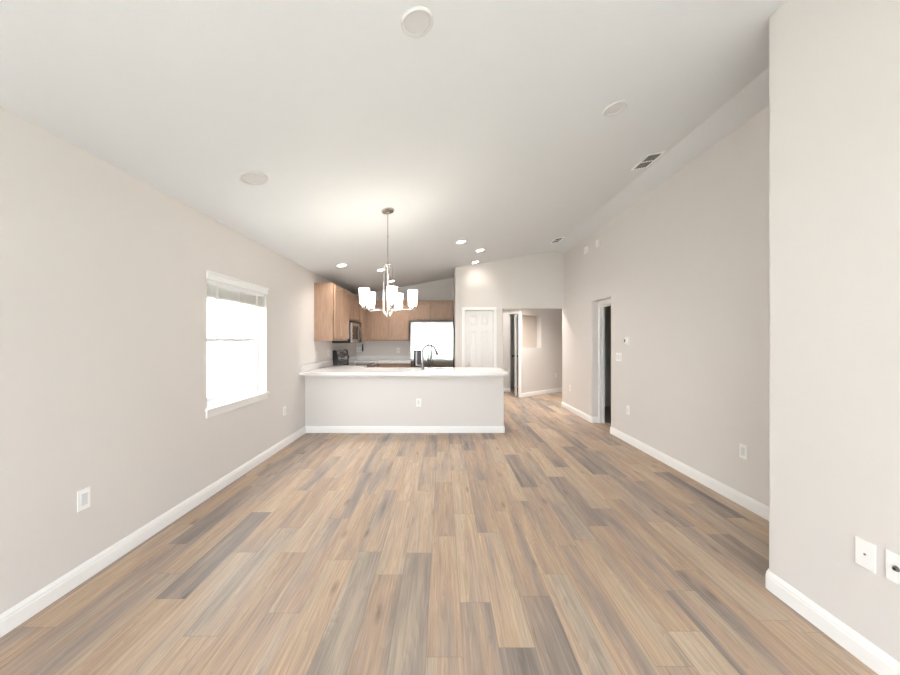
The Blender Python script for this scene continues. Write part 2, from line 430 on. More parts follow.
# baseboards
def bb(name, pts): return struct(sweep(open_path(pts), BASE_PROF, MB()).build(name, M['trim'], angle=25))
bb('baseboard_left', [(XL, 5.17), (XL, YR)])
bb('baseboard_peninsula', [(.90, 5.285), (.90, 5.17, .012), (XL + .015, 5.17)])
bb('baseboard_right', [(XN, YR), (XN, YN, BN), (XR, YN), (XR, DY0, BN), (XO, DY0)])
bb('baseboard_right_far', [(XO, DY1), (XR, DY1, BN), (XR, YP + .12, BN), (XO, YP + .12)])
bb('baseboard_pantry', [(PXE, YH), (PXE, YP, BN), (PX1 + .065, YP)])
bb('baseboard_pantry_stub', [(PX0 - .065, YP), (.245, YP, BN), (.245, 7.3)])
bb('baseboard_hall_angled', [on_angled(2.3), on_angled(0.0)])
bb('baseboard_closet', [(1.80, 9.36), (1.0, 9.36)])

# door frames --------------------------------------------------------------
def casing(mb, x0, x1, z1, y, wd=.06, th=.016, side=-1):
    """white casing round an opening in a wall facing -Y"""
    ya, yb = (y - th, y)
    for a, b, c, d in ((x0 - wd, x0, 0, z1 + wd), (x1, x1 + wd, 0, z1 + wd), (x0, x1, z1, z1 + wd)):
        mb.box(a, b, ya, yb, c, d, .004)
mb = MB(); casing(mb, PX0 + .012, PX1 - .012, PZ - .018, YP)
mb.box(PX0, PX0 + .018, YP, YP + .12, 0, PZ); mb.box(PX1 - .018, PX1, YP, YP + .12, 0, PZ); mb.box(PX0 + .018, PX1 - .018, YP, YP + .12, PZ - .02, PZ)
struct(mb.build('trim_pantry_door', M['trim']))
mb = MB(); casing(mb, HX0 + .02, HX1 - .02, HZ - .02, YH)
mb.box(HX0, HX0 + .02, YH, YH + .1, 0, HZ); mb.box(HX1 - .02, HX1, YH, YH + .1, 0, HZ); mb.box(HX0 + .02, HX1 - .02, YH, YH + .1, HZ - .02, HZ)
struct(mb.build('trim_hall_door', M['trim']))
# white frame set back in the right wall's doorway
mb = MB(); xf = XO
mb.box(xf, xf + .016, DY1 - .062, DY1, 0, DZ - .002, .003); mb.box(xf, xf + .016, DY0, DY0 + .062, 0, DZ - .002, .003)
mb.box(xf, xf + .016, DY0 + .062, DY1 - .062, DZ - .072, DZ - .002, .003)
mb.box(xf + .016, xf + .085, DY1 - .055, DY1, 0, DZ); mb.box(xf + .016, xf + .085, DY0, DY0 + .055, 0, DZ)
mb.box(xf + .016, xf + .085, DY0 + .055, DY1 - .055, DZ - .075, DZ)
mb.box(xf + .045, xf + .085, DY1 - .067, DY1 - .055, 0, DZ - .075); mb.box(xf + .045, xf + .085, DY0 + .055, DY1 - .055, DZ - .10, DZ - .075)
struct(mb.build('trim_bedroom_door', M['trim']))

def panel_door(mb, wd, ht, th, cols=2, rows=((.12, .62), (.74, 1.56), (1.66, 1.88))):
    """six-panel door slab: local x 0..wd, y 0..th (face at y=0 and y=th), z 0..ht"""
    st = .095 if wd < .7 else .11; mid = .075
    zs = [r for r in rows]
    # core + raised rails/stiles
    mb.box(0, wd, .015, th - .015, 0, ht)
    pw = (wd - 2 * st - mid * (cols - 1)) / cols
    xs = [st + i * (pw + mid) for i in range(cols)]
    for ya, yb in ((0, .015), (th - .015, th)):
        mb.box(0, st, ya, yb, 0, ht); mb.box(wd - st, wd, ya, yb, 0, ht)
        for i in range(cols - 1): mb.box(xs[i] + pw, xs[i] + pw + mid, ya, yb, 0, ht)
        zl = 0
        for z0, z1 in list(zs) + [(ht, ht)]:
            for x in xs: mb.box(x, x + pw, ya, yb, zl, z0)
            zl = z1
        for z0, z1 in zs:
            for x in xs: mb.box(x + .022, x + pw - .022, ya + (.004 if ya == 0 else -.012), yb + (.012 if ya == 0 else -.004), z0 + .022, z1 - .022, .010, 1)
def knob(mb, c, axis, s):
    """round knob on a rose; axis is 'X' or 'Y', s the direction"""
    prof = [(.028, 0), (.028, .006 * s), (.011, .01 * s), (.011, .028 * s), (.022, .034 * s), (.027, .045 * s), (.022, .056 * s), (.006, .06 * s)]
    mb.lathe(prof, c, 20, axis)
mb = MB(); panel_door(mb, PX1 - PX0 - .044, PZ - .038, .035)
d = mb.build('door_1', M['door_white']); d.location = (PX0 + .022, YP + .03, .012); struct(d)
kb = MB(); knob(kb, (.06, 0, .87), 'Y', -1); h = kb.build('door_knob', M['nickel'], d)
mb = MB(); panel_door(mb, .72, HZ - .036, .035)
d = mb.build('door_2', M['door_white']); struct(d)
# stands open into the closet, hinged on the right jamb
d.location = (HX1 - .045, YH + .105, .012); d.rotation_euler.z = R(80.0)
for s, y in ((1, .035), (-1, 0)):
    kb = MB(); knob(kb, (.66, y, .95), 'Y', s); kb.build('door_knob', M['brass_dim'], d)

# sliding glass door in the rear wall
g = MB(); fr = .06
g.box(GX0, GX1, YR - .12, YR - .03, GZ - fr, GZ); g.box(GX0, GX1, YR - .12, YR - .03, 0, .05)
for x in (GX0, GX1 - fr): g.box(x, x + fr, YR - .12, YR - .03, .05, GZ - fr)
g.box(-.16, -.08, YR - .12, YR - .03, .05, GZ - fr)
o = struct(g.build('door_3', M['vinyl']))
MB().box(GX0 + fr, -.16, YR - .08, YR - .074, .05, GZ - fr).build('pane', M['glass'], o)
MB().box(-.08, GX1 - fr, YR - .08, YR - .074, .05, GZ - fr).build('pane', M['glass'], o)

# single hung window in the left wall
XF0, XF1 = XL - .15, XL - .095
wf = MB(); fw = .045
wf.box(XF0, XF1, WY0, WY0 + fw, WZ0, WZ1); wf.box(XF0, XF1, WY1 - fw, WY1, WZ0, WZ1)
wf.box(XF0, XF1, WY0 + fw, WY1 - fw, WZ0, WZ0 + fw); wf.box(XF0, XF1, WY0 + fw, WY1 - fw, WZ1 - fw, WZ1)
win = struct(wf.build('window_1', M['vinyl']))
def sash(z0, z1, x0, x1):
    s = MB(); a, b = WY0 + fw, WY1 - fw; t = .035
    s.box(x0, x1, a, a + t, z0, z1, .003); s.box(x0, x1, b - t, b, z0, z1, .003)
    s.box(x0, x1, a + t, b - t, z0, z0 + t, .003); s.box(x0, x1, a + t, b - t, z1 - t, z1, .003)
    q = s.build('sash', M['vinyl'], win)
    MB().box((x0 + x1) / 2 - .003, (x0 + x1) / 2 + .003, a + t, b - t, z0 + t, z1 - t).build('pane', M['glass'], q)
sash(WZ0 + fw, 1.385, XF1 - .03, XF1 - .004); sash(1.345, WZ1 - fw, XF1 - .055, XF1 - .031)
sl = MB().box(XF1, XL + .025, WY0 + .001, WY1 - .001, WZ0 - .018, WZ0 + .004, .004)
sl.box(XL, XL + .028, WY0 - .03, WY1 + .03, WZ0 - .018, WZ0 + .004, .004)
sl.box(XL, XL + .014, WY0 - .02, WY1 + .02, WZ0 - .075, WZ0 - .018, .004)
sl.build('window_sill', M['trim'], win)
# raised blind
bl = thing('window_blind', 'white slatted blind pulled up at the top of the left window', 'blind', (XL - .03, (WY0 + WY1) / 2, WZ1))
MB().box(XL - .012, XL + .012, WY0 - .012, WY1 + .012, WZ1 - .055, WZ1 + .012, .004).box(XL + .005, XL + .02, WY0 - .02, WY1 + .02, WZ1 - .002, WZ1 + .02, .004).build('valance', M['vinyl'], bl)
MB().box(XL - .07, XL - .015, WY0 + .012, WY1 - .012, WZ1 - .095, WZ1 - .002, .003).build('headrail', M['vinyl'], bl)
s = MB()
for k in range(14): s.box(XL - .068, XL - .018, WY0 + .015, WY1 - .015, WZ1 - .190 + k * .0066, WZ1 - .190 + k * .0066 + .003)
for y in (WY0 + .17, (WY0 + WY1) / 2, WY1 - .17): s.box(XL - .0175, XL - .0165, y - .012, y + .012, WZ1 - .195, WZ1 - .09)
s.build('slat_stack', M['slat'], bl)
MB().box(XL - .07, XL - .016, WY0 + .012, WY1 - .012, WZ1 - .208, WZ1 - .192, .003).build('bottom_rail', M['slat'], bl)
MB().tube([(XL - .008, WY0 + .13, WZ1 - .09), (XL - .008, WY0 + .13, 1.36)], .004, 8).build('tilt_wand', M['vinyl'], bl)

# outside: lawn, patio, neighbouring house
struct(MB().box(-40, 40, -40, 40, -.4, -.2).build('ground_lawn', M['grass']))
struct(MB().box(-2.6, 3.0, -6.2, -2.76, -.2, -.02).build('patio_slab', M['patio']))
struct(MB().box(-2.6, 3.0, -3.5, -2.76, 2.75, 2.87).build('rear_sun_blocker', M['roofing']))  # unseen overhang added to keep direct sun out of the glass door
nb = thing('neighbouring_house', 'white stucco house next door seen through the left window', 'house', (-5.8, 4.5, -.2))
MB().box(-9, -5.4, -1.0, 14, -.2, 2.6).build('house_wall', M['stucco'], nb)
MB().box(-9, -5.0, -1.4, 14.4, 2.6, 2.8).build('eave', M['roofing'], nb)

# ------------------------------------------------------------------ kitchen
WOOD = M['wood']
def shaker(wd, ht, th=.022, fr=.058):
    b = MB()
    b.box(0, fr, -th, 0, 0, ht, .002); b.box(wd - fr, wd, -th, 0, 0, ht, .002)
    b.box(fr, wd - fr, -th, 0, 0, fr, .002); b.box(fr, wd - fr, -th, 0, ht - fr, ht, .002)
    b.box(fr - .002, wd - fr + .002, -th + .016, -th + .020, fr - .002, ht - fr + .002)
    return b
def place(mb, loc, rz):
    bmesh.ops.transform(mb.bm, matrix=Matrix.Translation(loc) @ Matrix.Rotation(rz, 4, 'Z'), verts=mb.bm.verts[:]); return mb
def cabinet(name, label, x0, x1, y0, y1, z0, z1, face, doors, drawers=False, toe=False, group=None, openbox=False):
    """carcass box with a face frame and doors on the side named by face: -Y, +X or +Y"""
    t = thing(name, label, 'cabinet', ((x0 + x1) / 2, (y0 + y1) / 2, z0), group)
    zb = z0 + (.1 if toe else 0)
    if openbox:
        MB().box(x0, x1, y0, y1, zb, zb + .02).box(x0, x0 + .018, y0, y1, zb + .02, z1).box(x1 - .018, x1, y0, y1, zb + .02, z1).box(x0 + .018, x1 - .018, y0, y0 + .012, zb + .02, z1).box(x0 + .018, x1 - .018, y1 - .02, y1, zb + .02, z1).build('body', WOOD, t)
    else: MB().box(x0, x1, y0, y1, zb, z1, .002).build('body', WOOD, t)
    if toe:
        a = .06
        MB().box(x0 + (0 if face != '-X' else a), x1 - (a if face == '+X' else 0), y0 + (a if face == '-Y' else 0), y1 - (a if face == '+Y' else 0), z0, zb).build('toe_kick', M['wood_dark'], t)
    g = .034
    for u0, u1 in doors:
        segs = [('door', zb + g, z1 - g)]
        if drawers: segs = [('door', zb + g, z1 - .17), ('drawer', z1 - .162, z1 - g)]
        for nm, a, b in segs:
            d = shaker(u1 - u0 - g, b - a, fr=.058 if nm == 'door' else .04)
            if face == '-Y': place(d, (u0 + g / 2, y0 - .010, a), 0)
            if face == '+X': place(d, (x1 + .010, u0 + g / 2, a), R(90))
            if face == '+Y': place(d, (u1 - g / 2, y1 + .010, a), R(180))
            d.build(nm, WOOD, t)
    return t
CZ0, CZ1 = 1.358, 2.275
UF = XL + .315
G1 = 'upper cabinets'
cabinet('upper_cabinet', 'tan wooden wall cabinet nearest the dining area, beside the microwave', XL + .002, UF - .02, 5.52, 6.398, CZ0, CZ1, '+X', [(5.525, 5.96), (5.96, 6.393)], group=G1)
cabinet('upper_cabinet', 'short tan wall cabinet above the microwave', XL + .002, UF - .02, 6.402, 7.158, 1.735, CZ1, '+X', [(6.407, 6.78), (6.78, 7.153)], group=G1)
cabinet('upper_cabinet', 'tan wall cabinet filling the corner past the microwave', XL + .002, UF - .02, 7.162, YB - .002, CZ0, CZ1, '+X', [(7.167, 7.515), (7.515, 7.87)], group=G1)
cabinet('upper_cabinet', 'tan two-door wall cabinet left of the refrigerator', UF - .018, -.762, 7.92, YB - .002, CZ0, CZ1, '-Y', [(-1.66, -1.215), (-1.215, -.767)], group=G1)
cabinet('upper_cabinet', 'short tan cabinet over the refrigerator', -.758, .24, 7.92, YB - .002, 1.80, CZ1, '-Y', [(-.752, -.262), (-.262, .232)], group=G1)

# base cabinets
G2 = 'base cabinets'
BF = XL + .61
cabinet('base_cabinet', 'tan base cabinet right of the range on the left wall', XL + .003, BF - .02, 7.165, YB - .003, .0, .868, '+X', [(7.17, 7.56)], True, True, G2)
cabinet('base_cabinet', 'tan base cabinet with drawers beside the refrigerator', BF - .016, -.712, 7.62, YB - .003, .0, .868, '-Y', [(-1.40, -1.06), (-1.06, -.716)], True, True, G2)
cabinet('base_cabinet', 'tan corner base cabinet left of the range', XL + .003, BF - .02, 5.29, 6.395, .0, .868, '+X', [(5.95, 6.39)], True, True, G2)
cabinet('base_cabinet', 'tan base cabinet under the peninsula next to the corner', BF - .016, -.752, 5.29, 5.87, .0, .868, '+Y', [(-1.36, -.756)], True, True, G2)
cabinet('base_cabinet', 'tan sink cabinet under the peninsula faucet', -.748, .10, 5.29, 5.87, .0, .868, '+Y', [(-.744, -.324), (-.324, .096)], False, True, G2, True)
cabinet('base_cabinet', 'tan base cabinet at the open end of the peninsula', .104, .898, 5.29, 5.87, .0, .868, '+Y', [(.108, .50), (.50, .894)], True, True, G2)

# countertops
T0, T1 = .87, .91
SX0, SX1, SY0, SY1 = -.70, .04, 5.47, 5.82
ct = thing('countertop', 'long white peninsula countertop overhanging the half wall', 'countertop', (-.55, 5.4, T0))
c = MB()
xs = [XL + .002, SX0, SX1, .93]; 
outer = rounded([(xs[0], 4.95), (.93, 4.95, .02), (.93, 5.90, .02), (BF + .03, 5.90), (BF + .03, 6.396), (xs[0], 6.396)])
# slab with a sink cut-out, front edge slightly eased
def slab_with_hole(mb, outer, hole, z0, z1):
    bm = mb.bm
    for z, fl in ((z1, 1), (z0, 0)):
        vo = [bm.verts.new((x, y, z)) for x, y in outer]; vh = [bm.verts.new((x, y, z)) for x, y in hole]
        eo = [bm.edges.new((vo[i], vo[(i + 1) % len(vo)])) for i in range(len(vo))]
        eh = [bm.edges.new((vh[i], vh[(i + 1) % len(vh)])) for i in range(len(vh))]
        bmesh.ops.triangle_fill(bm, edges=eo + eh, use_dissolve=False)
        if fl: to, th = vo, vh
        else: bo, bh = vo, vh
    for T, B in ((to, bo), (th, bh)):
        for i in range(len(T)):
            j = (i + 1) % len(T); bm.faces.new((B[i], B[j], T[j], T[i]))
hole = rounded([(SX0, SY0, .03), (SX1, SY0, .03), (SX1, SY1, .03), (SX0, SY1, .03)])
slab_with_hole(c, outer, hole, T0, T1)
c.build('slab', M['counter'], ct)
tag(MB().box(XL + .002, XL + .022, 5.0, 6.396, T1 + .0005, 1.012, .002).build('backsplash', M['counter'], None, (XL + .012, 5.57, T1)), 'low white backsplash strip on the left wall before the range', 'backsplash')
struct(MB().box(XL + .002, .905, 5.135, 5.168, .82, .868, .006).build('trim_1', M['wall']))
sk = thing('sink', 'stainless steel sink set into the peninsula countertop', 'sink', ((SX0 + SX1) / 2, (SY0 + SY1) / 2, T0 - .2))
k = MB(); a = .012
k.box(SX0 - a, SX1 + a, SY0 - a, SY1 + a, T0 - .2, T0 - .19); k.box(SX0 - a, SX0 - .001, SY0 - a, SY1 + a, T0 - .19, T0 - .001); k.box(SX1 + .001, SX1 + a, SY0 - a, SY1 + a, T0 - .19, T0 - .001)
k.box(SX0, SX1, SY0 - a, SY0 - .001, T0 - .19, T0 - .001); k.box(SX0, SX1, SY1 + .001, SY1 + a, T0 - .19, T0 - .001)
k.build('basin', M['steel'], sk)
MB().lathe([(.045, 0), (.045, .004), (.03, .005), (.02, .003)], ((SX0 + SX1) / 2, (SY0 + SY1) / 2, T0 - .1895), 24).build('drain', M['chrome'], sk)

ct2 = thing('countertop', 'white L-shaped kitchen countertop between range and refrigerator', 'countertop', (-1.6, 7.9, T0))
MB().prism(rounded([(XL + .002, 7.164), (BF + .03, 7.164), (BF + .03, 7.58, .02), (-.702, 7.58), (-.702, YB - .002), (XL + .002, YB - .002)]), T0, T1).build('slab', M['counter'], ct2)
tag(MB().box(XL + .002, XL + .022, 7.164, YB - .002, T1 + .0005, 1.012, .002).box(XL + .022, -.702, YB - .022, YB - .002, T1 + .0005, 1.012, .002).build('backsplash', M['counter'], None, (-1.4, YB - .012, T1)), 'low white backsplash strip along the kitchen back wall', 'backsplash')

# faucet
fx, fy = -.31, 5.40
fc = thing('faucet', 'tall chrome gooseneck faucet on the white peninsula countertop', 'faucet', (fx, fy, T1))
MB().lathe([(.030, T1), (.030, T1 + .012), (.024, T1 + .02), (.022, T1 + .10), (.018, T1 + .115), (.013, T1 + .12)], (fx, fy, 0), 20).build('base', M['chrome'], fc)
p = [(fx, fy, T1 + .11), (fx, fy, 1.20)]
# the neck swings over towards the bowl and to the right
for k in range(0, 11):
    t = math.pi * (1 - k / 10 * .93)
    r = .098; p.append((fx + r + r * math.cos(t), fy + .25 * (r + r * math.cos(t)), 1.195 + .095 * math.sin(t)))
p = p[:2] + p[3:]
MB().tube(p, .0135, 12).build('neck', M['chrome'], fc)
e = Vector(p[-1]); q = (e - Vector(p[-2])).normalized()
MB().tube([e - q * .005, e + q * .02, e + q * .07, e + q * .085], [.013, .018, .02, .016], 14).build('spray_head', M['chrome'], fc)
MB().tube([(fx - .015, fy, T1 + .06), (fx - .045, fy, T1 + .06), (fx - .05, fy, T1 + .06)], [.014, .014, .010], 12).tube([(fx - .045, fy, T1 + .06), (fx - .085, fy - .01, T1 + .075)], [.008, .006], 10).build('handle', M['chrome'], fc)

# refrigerator
FX0, FX1, FY, FZ = -.69, .222, 7.35, 1.765
fs = -.282
fg = thing('refrigerator', 'stainless steel side-by-side refrigerator in the kitchen alcove', 'refrigerator', ((FX0 + FX1) / 2, 7.8, 0))
MB().box(FX0 + .005, FX1 - .005, FY + .07, YB - .02, .03, FZ - .005, .006).build('body', M['dark'], fg)
MB().box(FX0 + .02, FX1 - .02, FY + .03, FY + .07, .0, .09).build('kick_grille', M['dark'], fg)
MB().box(FX0 + .01, FX1 - .01, FY + .015, FY + .20, FZ - .004, FZ + .012, .004).build('hinge_cover', M['dark'], fg)
# freezer door with the dispenser cut-out, built round the recess
DX0, DX1, DZ0, DZ1 = -.615, -.405, .83, 1.16
dd = MB(); zb, zt = .10, FZ - .006
dd.box(FX0 + .012, DX0, FY, FY + .066, zb, zt); dd.box(DX1, fs - .004, FY, FY + .066, zb, zt)
dd.box(DX0, DX1, FY, FY + .066, zb, DZ0); dd.box(DX0, DX1, FY, FY + .066, DZ1, zt)
fd = dd.build('door', M['fridge'], fg)
fd['label'] = 'left freezer door with dispenser'
ds = MB(); ds.box(DX0, DX1, FY + .05, FY + .066, DZ0, DZ1); ds.box(DX0, DX0 + .035, FY - .003, FY + .05, DZ0, DZ1, .003)
ds.box(DX0 + .035, DX1, FY - .003, FY + .05, DZ1 - .02, DZ1, .003)
disp = ds.build('dispenser', M['dark'], fd)
MB().box(DX0 + .07, DX1 - .05, FY + .005, FY + .05, DZ0 + .05, DZ1 - .02, .004).build('paddle', M['charcoal'], disp)
MB().box(DX0 + .036, DX0 + .07, FY + .03, FY + .05, DZ0 + .03, DZ1 - .02).build('side_light', M['plastic'], disp)
MB().box(DX0 + .035, DX1, FY - .002, FY + .05, DZ0, DZ0 + .03, .003).build('drip_tray', M['steel'], disp)
MB().box(DX1 - .05, DX1, FY - .003, FY + .05, DZ0 + .03, DZ1 - .02, .003).build('control_strip', M['steel'], disp)
MB().box(fs + .004, FX1 - .012, FY, FY + .066, zb, zt).build('door', M['fridge'], fg)
for x in (fs - .032, fs + .032):
    hb = MB().tube([(x, FY - .045, .42), (x, FY - .045, 1.70)], .013, 12)
    for z in (.46, 1.66): hb.tube([(x, FY + .004, z), (x, FY - .045, z)], .009, 10)
    hb.build('handle', M['chrome'], fg)

# range
rg = thing('range', 'stainless steel electric range against the left kitchen wall', 'oven', (-1.73, 6.78, 0))
RY0, RY1, RX = 6.402, 7.158, -1.40
MB().box(XL + .02, RX - .04, RY0, RY1, .03, .905, .003).build('body', M['steel'], rg)
MB().box(XL + .02, RX, RY0, RY1, .906, .918, .004).build('cooktop', M['black_glass'], rg)
MB().extrude_xz([(XL + .02, .919), (XL + .095, .919), (XL + .095, .99), (XL + .105, 1.01), (XL + .075, 1.165), (XL + .055, 1.175), (XL + .02, 1.175)], RY0 + .03, RY1 - .03).build('backguard', M['steel'], rg)
ep = [(XL + .018, .919), (XL + .105, .919), (XL + .105, .985), (XL + .118, 1.01), (XL + .085, 1.17), (XL + .06, 1.185), (XL + .018, 1.185)]
for ya, yb in ((RY0, RY0 + .03), (RY1 - .03, RY1)): MB().extrude_xz(ep, ya, yb).build('end_cap', M['dark'], rg)
# control glass and knobs lie on the sloped face of the backguard
sl = Vector((XL + .075 - XL - .105, 0, 1.165 - 1.01)); nrm = Vector((sl.z, 0, -sl.x)).normalized()
def on_guard(y, f, d=0.0):
    q = Vector((XL + .105, y, 1.01)) + sl * f + nrm * d; return q
cg = MB(); vs = []
for d in (.0005, .004):
    for y, f in ((6.65, .12), (6.91, .12), (6.91, .9), (6.65, .9)): vs.append(cg.bm.verts.new(on_guard(y, f, d)))
for f in ((0, 1, 2, 3), (4, 5, 6, 7), (0, 1, 5, 4), (1, 2, 6, 5), (2, 3, 7, 6), (3, 0, 4, 7)): cg.bm.faces.new([vs[i] for i in f])
cg.build('control_panel', M['black_glass'], rg)
MB().box(XL + .094, XL + .10, RY0 + .03, RY1 - .03, .925, .985).build('vent_strip', M['dark'], rg)
for y in (6.48, 6.575, 6.985, 7.08):
    MB().tube([on_guard(y, .5, .0), on_guard(y, .5, .012), on_guard(y, .5, .03)], [.03, .026, .022], 18).build('knob', M['chrome'], rg)
MB().box(RX - .04, RX, RY0 + .005, RY1 - .005, .24, .86, .006).build('oven_door', M['steel'], rg)
MB().box(RX, RX + .003, RY0 + .12, RY1 - .12, .38, .70).build('oven_window', M['black_glass'], rg)
hb = MB().tube([(RX + .05, RY0 + .06, .80), (RX + .05, RY1 - .06, .80)], .012, 12)
for y in (RY0 + .1, RY1 - .1): hb.tube([(RX - .002, y, .80), (RX + .05, y, .80)], .009, 10)
hb.build('handle', M['chrome'], rg)
MB().box(RX - .04, RX - .004, RY0 + .005, RY1 - .005, .06, .225, .005).build('storage_drawer', M['steel'], rg)

# microwave
mw = thing('microwave', 'black and steel microwave mounted above the range', 'microwave', (-1.84, 6.78, 1.315))
MX = -1.665; MZ0, MZ1 = 1.318, 1.728
MB().box(XL + .004, MX - .03, RY0 + .002, RY1 - .002, MZ0, MZ1, .003).build('body', M['dark'], mw)
MB().box(MX - .028, MX, RY0 + .002, 6.95, MZ0 + .004, MZ1 - .035, .004).build('door', M['steel'], mw)
MB().box(MX - .028, MX, RY0 + .002, RY1 - .002, MZ1 - .032, MZ1, .003).build('vent_grille', M['dark'], mw)
MB().box(MX, MX + .003, RY0 + .07, 6.85, MZ0 + .07, MZ1 - .09, .001).build('window', M['black_glass'], mw)
MB().box(MX - .028, MX - .001, 6.954, RY1 - .002, MZ0 + .004, MZ1 - .035, .003).build('control_panel', M['black_glass'], mw)
hp = [(MX - .004, 6.905, MZ0 + .035)] + [(MX + .004 + .05 * math.sin(math.pi * k / 10), 6.905, MZ0 + .045 + (MZ1 - MZ0 - .12) * k / 10) for k in range(11)] + [(MX - .004, 6.905, MZ1 - .065)]
MB().tube(hp, .012, 12).build('handle', M['chrome'], mw)

# ------------------------------------------------------------------ chandelier
HX, HY = -.567, 3.59
HC = ceil_z(HX)
ch = thing('chandelier', 'five-light nickel chandelier with lit white glass shades', 'chandelier', (HX, HY, HC))
tilt = Matrix.Rotation(-math.atan(.18), 4, 'Y')
m = MB().lathe([(.066, 0), (.066, -.012), (.058, -.022), (.014, -.026), (.012, -.04)], (0, 0, 0), 32)
bmesh.ops.transform(m.bm, matrix=Matrix.Translation((HX, HY, HC - .0005)) @ tilt, verts=m.bm.verts[:]); m.build('canopy', M['nickel'], ch)
z_top, z_arm, z_bot = 2.125, 1.665, 1.60
m = MB().tube([(HX, HY, HC - .03), (HX, HY, z_top)], .006, 10)
m.lathe([(.010, 2.42), (.010, 2.44)], (HX, HY, 0), 12); m.build('rod', M['nickel'], ch)
MB().lathe([(.009, 1.615), (.012, 1.625), (.012, 1.66), (.0085, 1.67), (.0085, 2.10), (.014, 2.11), (.014, 2.15), (.008, 2.165)], (HX, HY, 0), 16).build('stem', M['nickel'], ch)
MB().lathe([(.003, 1.598), (.009, 1.602), (.010, 1.612), (.014, 1.618), (.014, 1.624), (.009, 1.63)], (HX, HY, 0), 16).build('finial', M['nickel'], ch)
RA = .255
for k in range(5):
    th = R(-90 + 18 + 72 * k); cx, sy = math.cos(th), math.sin(th)
    at = lambda r, z: (HX + cx * r, HY + sy * r, z)
    # arm: rises from the hub, bends outward and runs level to the shade
    path = [at(.006, 1.632), at(.012, 1.618), at(.022, 1.612), at(.033, 1.622), at(.041, 1.645), at(.052, 1.666), at(.070, 1.675), at(.10, 1.677), at(RA, 1.677)]
    MB().tube(path, .0075, 10).build('arm', M['nickel'], ch)
    hk = [at(.0, 2.115)] + [at(.024 - .024 * math.cos(math.pi * q / 8), 2.115 + .026 * math.sin(math.pi * q / 8)) for q in range(1, 9)] + [at(.048, 2.0)]
    MB().tube(hk + [at(.048, 1.664)], .0035 if k else .005, 8).build('frame_rod', M['nickel'], ch)
    MB().lathe([(.008, 1.668), (.016, 1.678), (.027, 1.688), (.030, 1.709), (.024, 1.711)], at(RA, 0), 20).build('shade_holder', M['nickel'], ch)
    sh = [(.024, 1.712), (.038, 1.714), (.042, 1.724), (.051, 1.872), (.048, 1.872), (.039, 1.728), (.024, 1.720)]
    MB().lathe(sh, at(RA, 0), 28).build('lamp_shade', M['shade'], ch)

# ------------------------------------------------------------------ ceiling fittings
ROT = (0, -math.atan(.18), 0)
def downlight(x, y, r, lit, label, hall=False, power=44):
    z = 2.44 if hall else ceil_z(x)
    t = thing('recessed_light', label, 'ceiling light', (x, y, z - .0003), 'lit kitchen downlights' if lit else 'unlit living room downlights', (0, 0, 0) if hall else ROT, True)
    MB().lathe([(r, 0), (r, -.006), (r * .93, -.012), (r * .78, -.010), (r * .76, -.004), (r * .76, 0)], seg=36).build('trim_ring', M['plastic'] if lit else M['trim_off'], t)
    MB().lathe([(r * .75, -.0005), (r * .75, -.006), (r * .3, -.0085), (.002, -.009)], seg=36).build('lens', M['lens'] if lit else M['lens_off'], t)
    if lit:
        l = bpy.data.lights.new('downlight_beam', 'SPOT'); l.energy = power; l.color = (1, .93, .84); l.spot_size = R(145); l.spot_blend = 1.0; l.shadow_soft_size = .06
        lo = bpy.data.objects.new('downlight_beam', l); COL.objects.link(lo); lo.parent = t; lo.location = (0, 0, -.02)
    return t
downlight(-.116, 1.563, .073, False, 'unlit round white ceiling light at the top centre, nearest the viewer')
downlight(-1.39, 2.567, .098, False, 'unlit round white ceiling light on the left, ahead of the window')
downlight(1.23, 2.505, .082, False, 'unlit round white ceiling light before the black-slotted vent')
LR = .082
downlight(-1.556, 5.37, LR, True, 'glowing round downlight in the ceiling before the left cabinets')
downlight(-1.08, 6.13, LR, True, 'glowing round downlight seen just behind the chandelier stem top')
downlight(-1.08, 7.30, LR, True, 'glowing round downlight deepest in the kitchen, above the chandelier shades')
downlight(.27, 5.255, LR, True, 'glowing round downlight over the peninsula, highest of the right three')
downlight(.634, 6.0, LR, True, 'glowing round downlight furthest right, between peninsula and pantry wall')
downlight(.634, 6.90, LR, True, 'glowing round downlight close to the pantry wall above the white door', power=7)
hx_, hy_ = 2.15, 7.75
downlight(hx_, hy_, LR, True, 'added unseen downlight brightening the hall behind the opening', True, 150)  # lamp added out of view above the header to brighten the hall
downlight(1.45, 8.95, LR, True, 'added unseen downlight brightening the closet behind the hall door', True, 22)  # extra lamp, never in view, added to lift the dim closet

def vent(x, y, label):
    t = thing('air_vent', label, 'vent', (x, y, ceil_z(x) - .0003), 'ceiling vents', ROT, True)
    hx, hy = .085, .155
    f = MB()
    for a in ((-hx, -hx + .018, -hy, hy), (hx - .018, hx, -hy, hy), (-hx + .018, hx - .018, -hy, -hy + .018), (-hx + .018, hx - .018, hy - .018, hy), (-hx + .018, hx - .018, -.006, .006)):
        f.box(a[0], a[1], a[2], a[3], -.010, 0, .002)
    f.build('frame', M['plastic'], t)
    MB().box(-hx + .018, hx - .018, -hy + .018, hy - .018, -.003, -.0005).build('backing', M['vent_dark'], t)
    for k in range(5):
        xx = -hx + .018 + (2 * hx - .036) * (k + .5) / 5
        s = MB().box(-.006, .006, -hy + .019, hy - .019, -.0008, .0008)
        bmesh.ops.transform(s.bm, matrix=Matrix.Translation((xx, 0, -.0065)) @ Matrix.Rotation(R(32), 4, 'Y'), verts=s.bm.verts[:])
        s.build('slat', M['grey'], t)
vent(2.06, 3.53, 'white framed ceiling vent with dark slots, larger one near the ridge')
vent(2.05, 6.29, 'small-looking dark ceiling vent near the far right corner of the room')

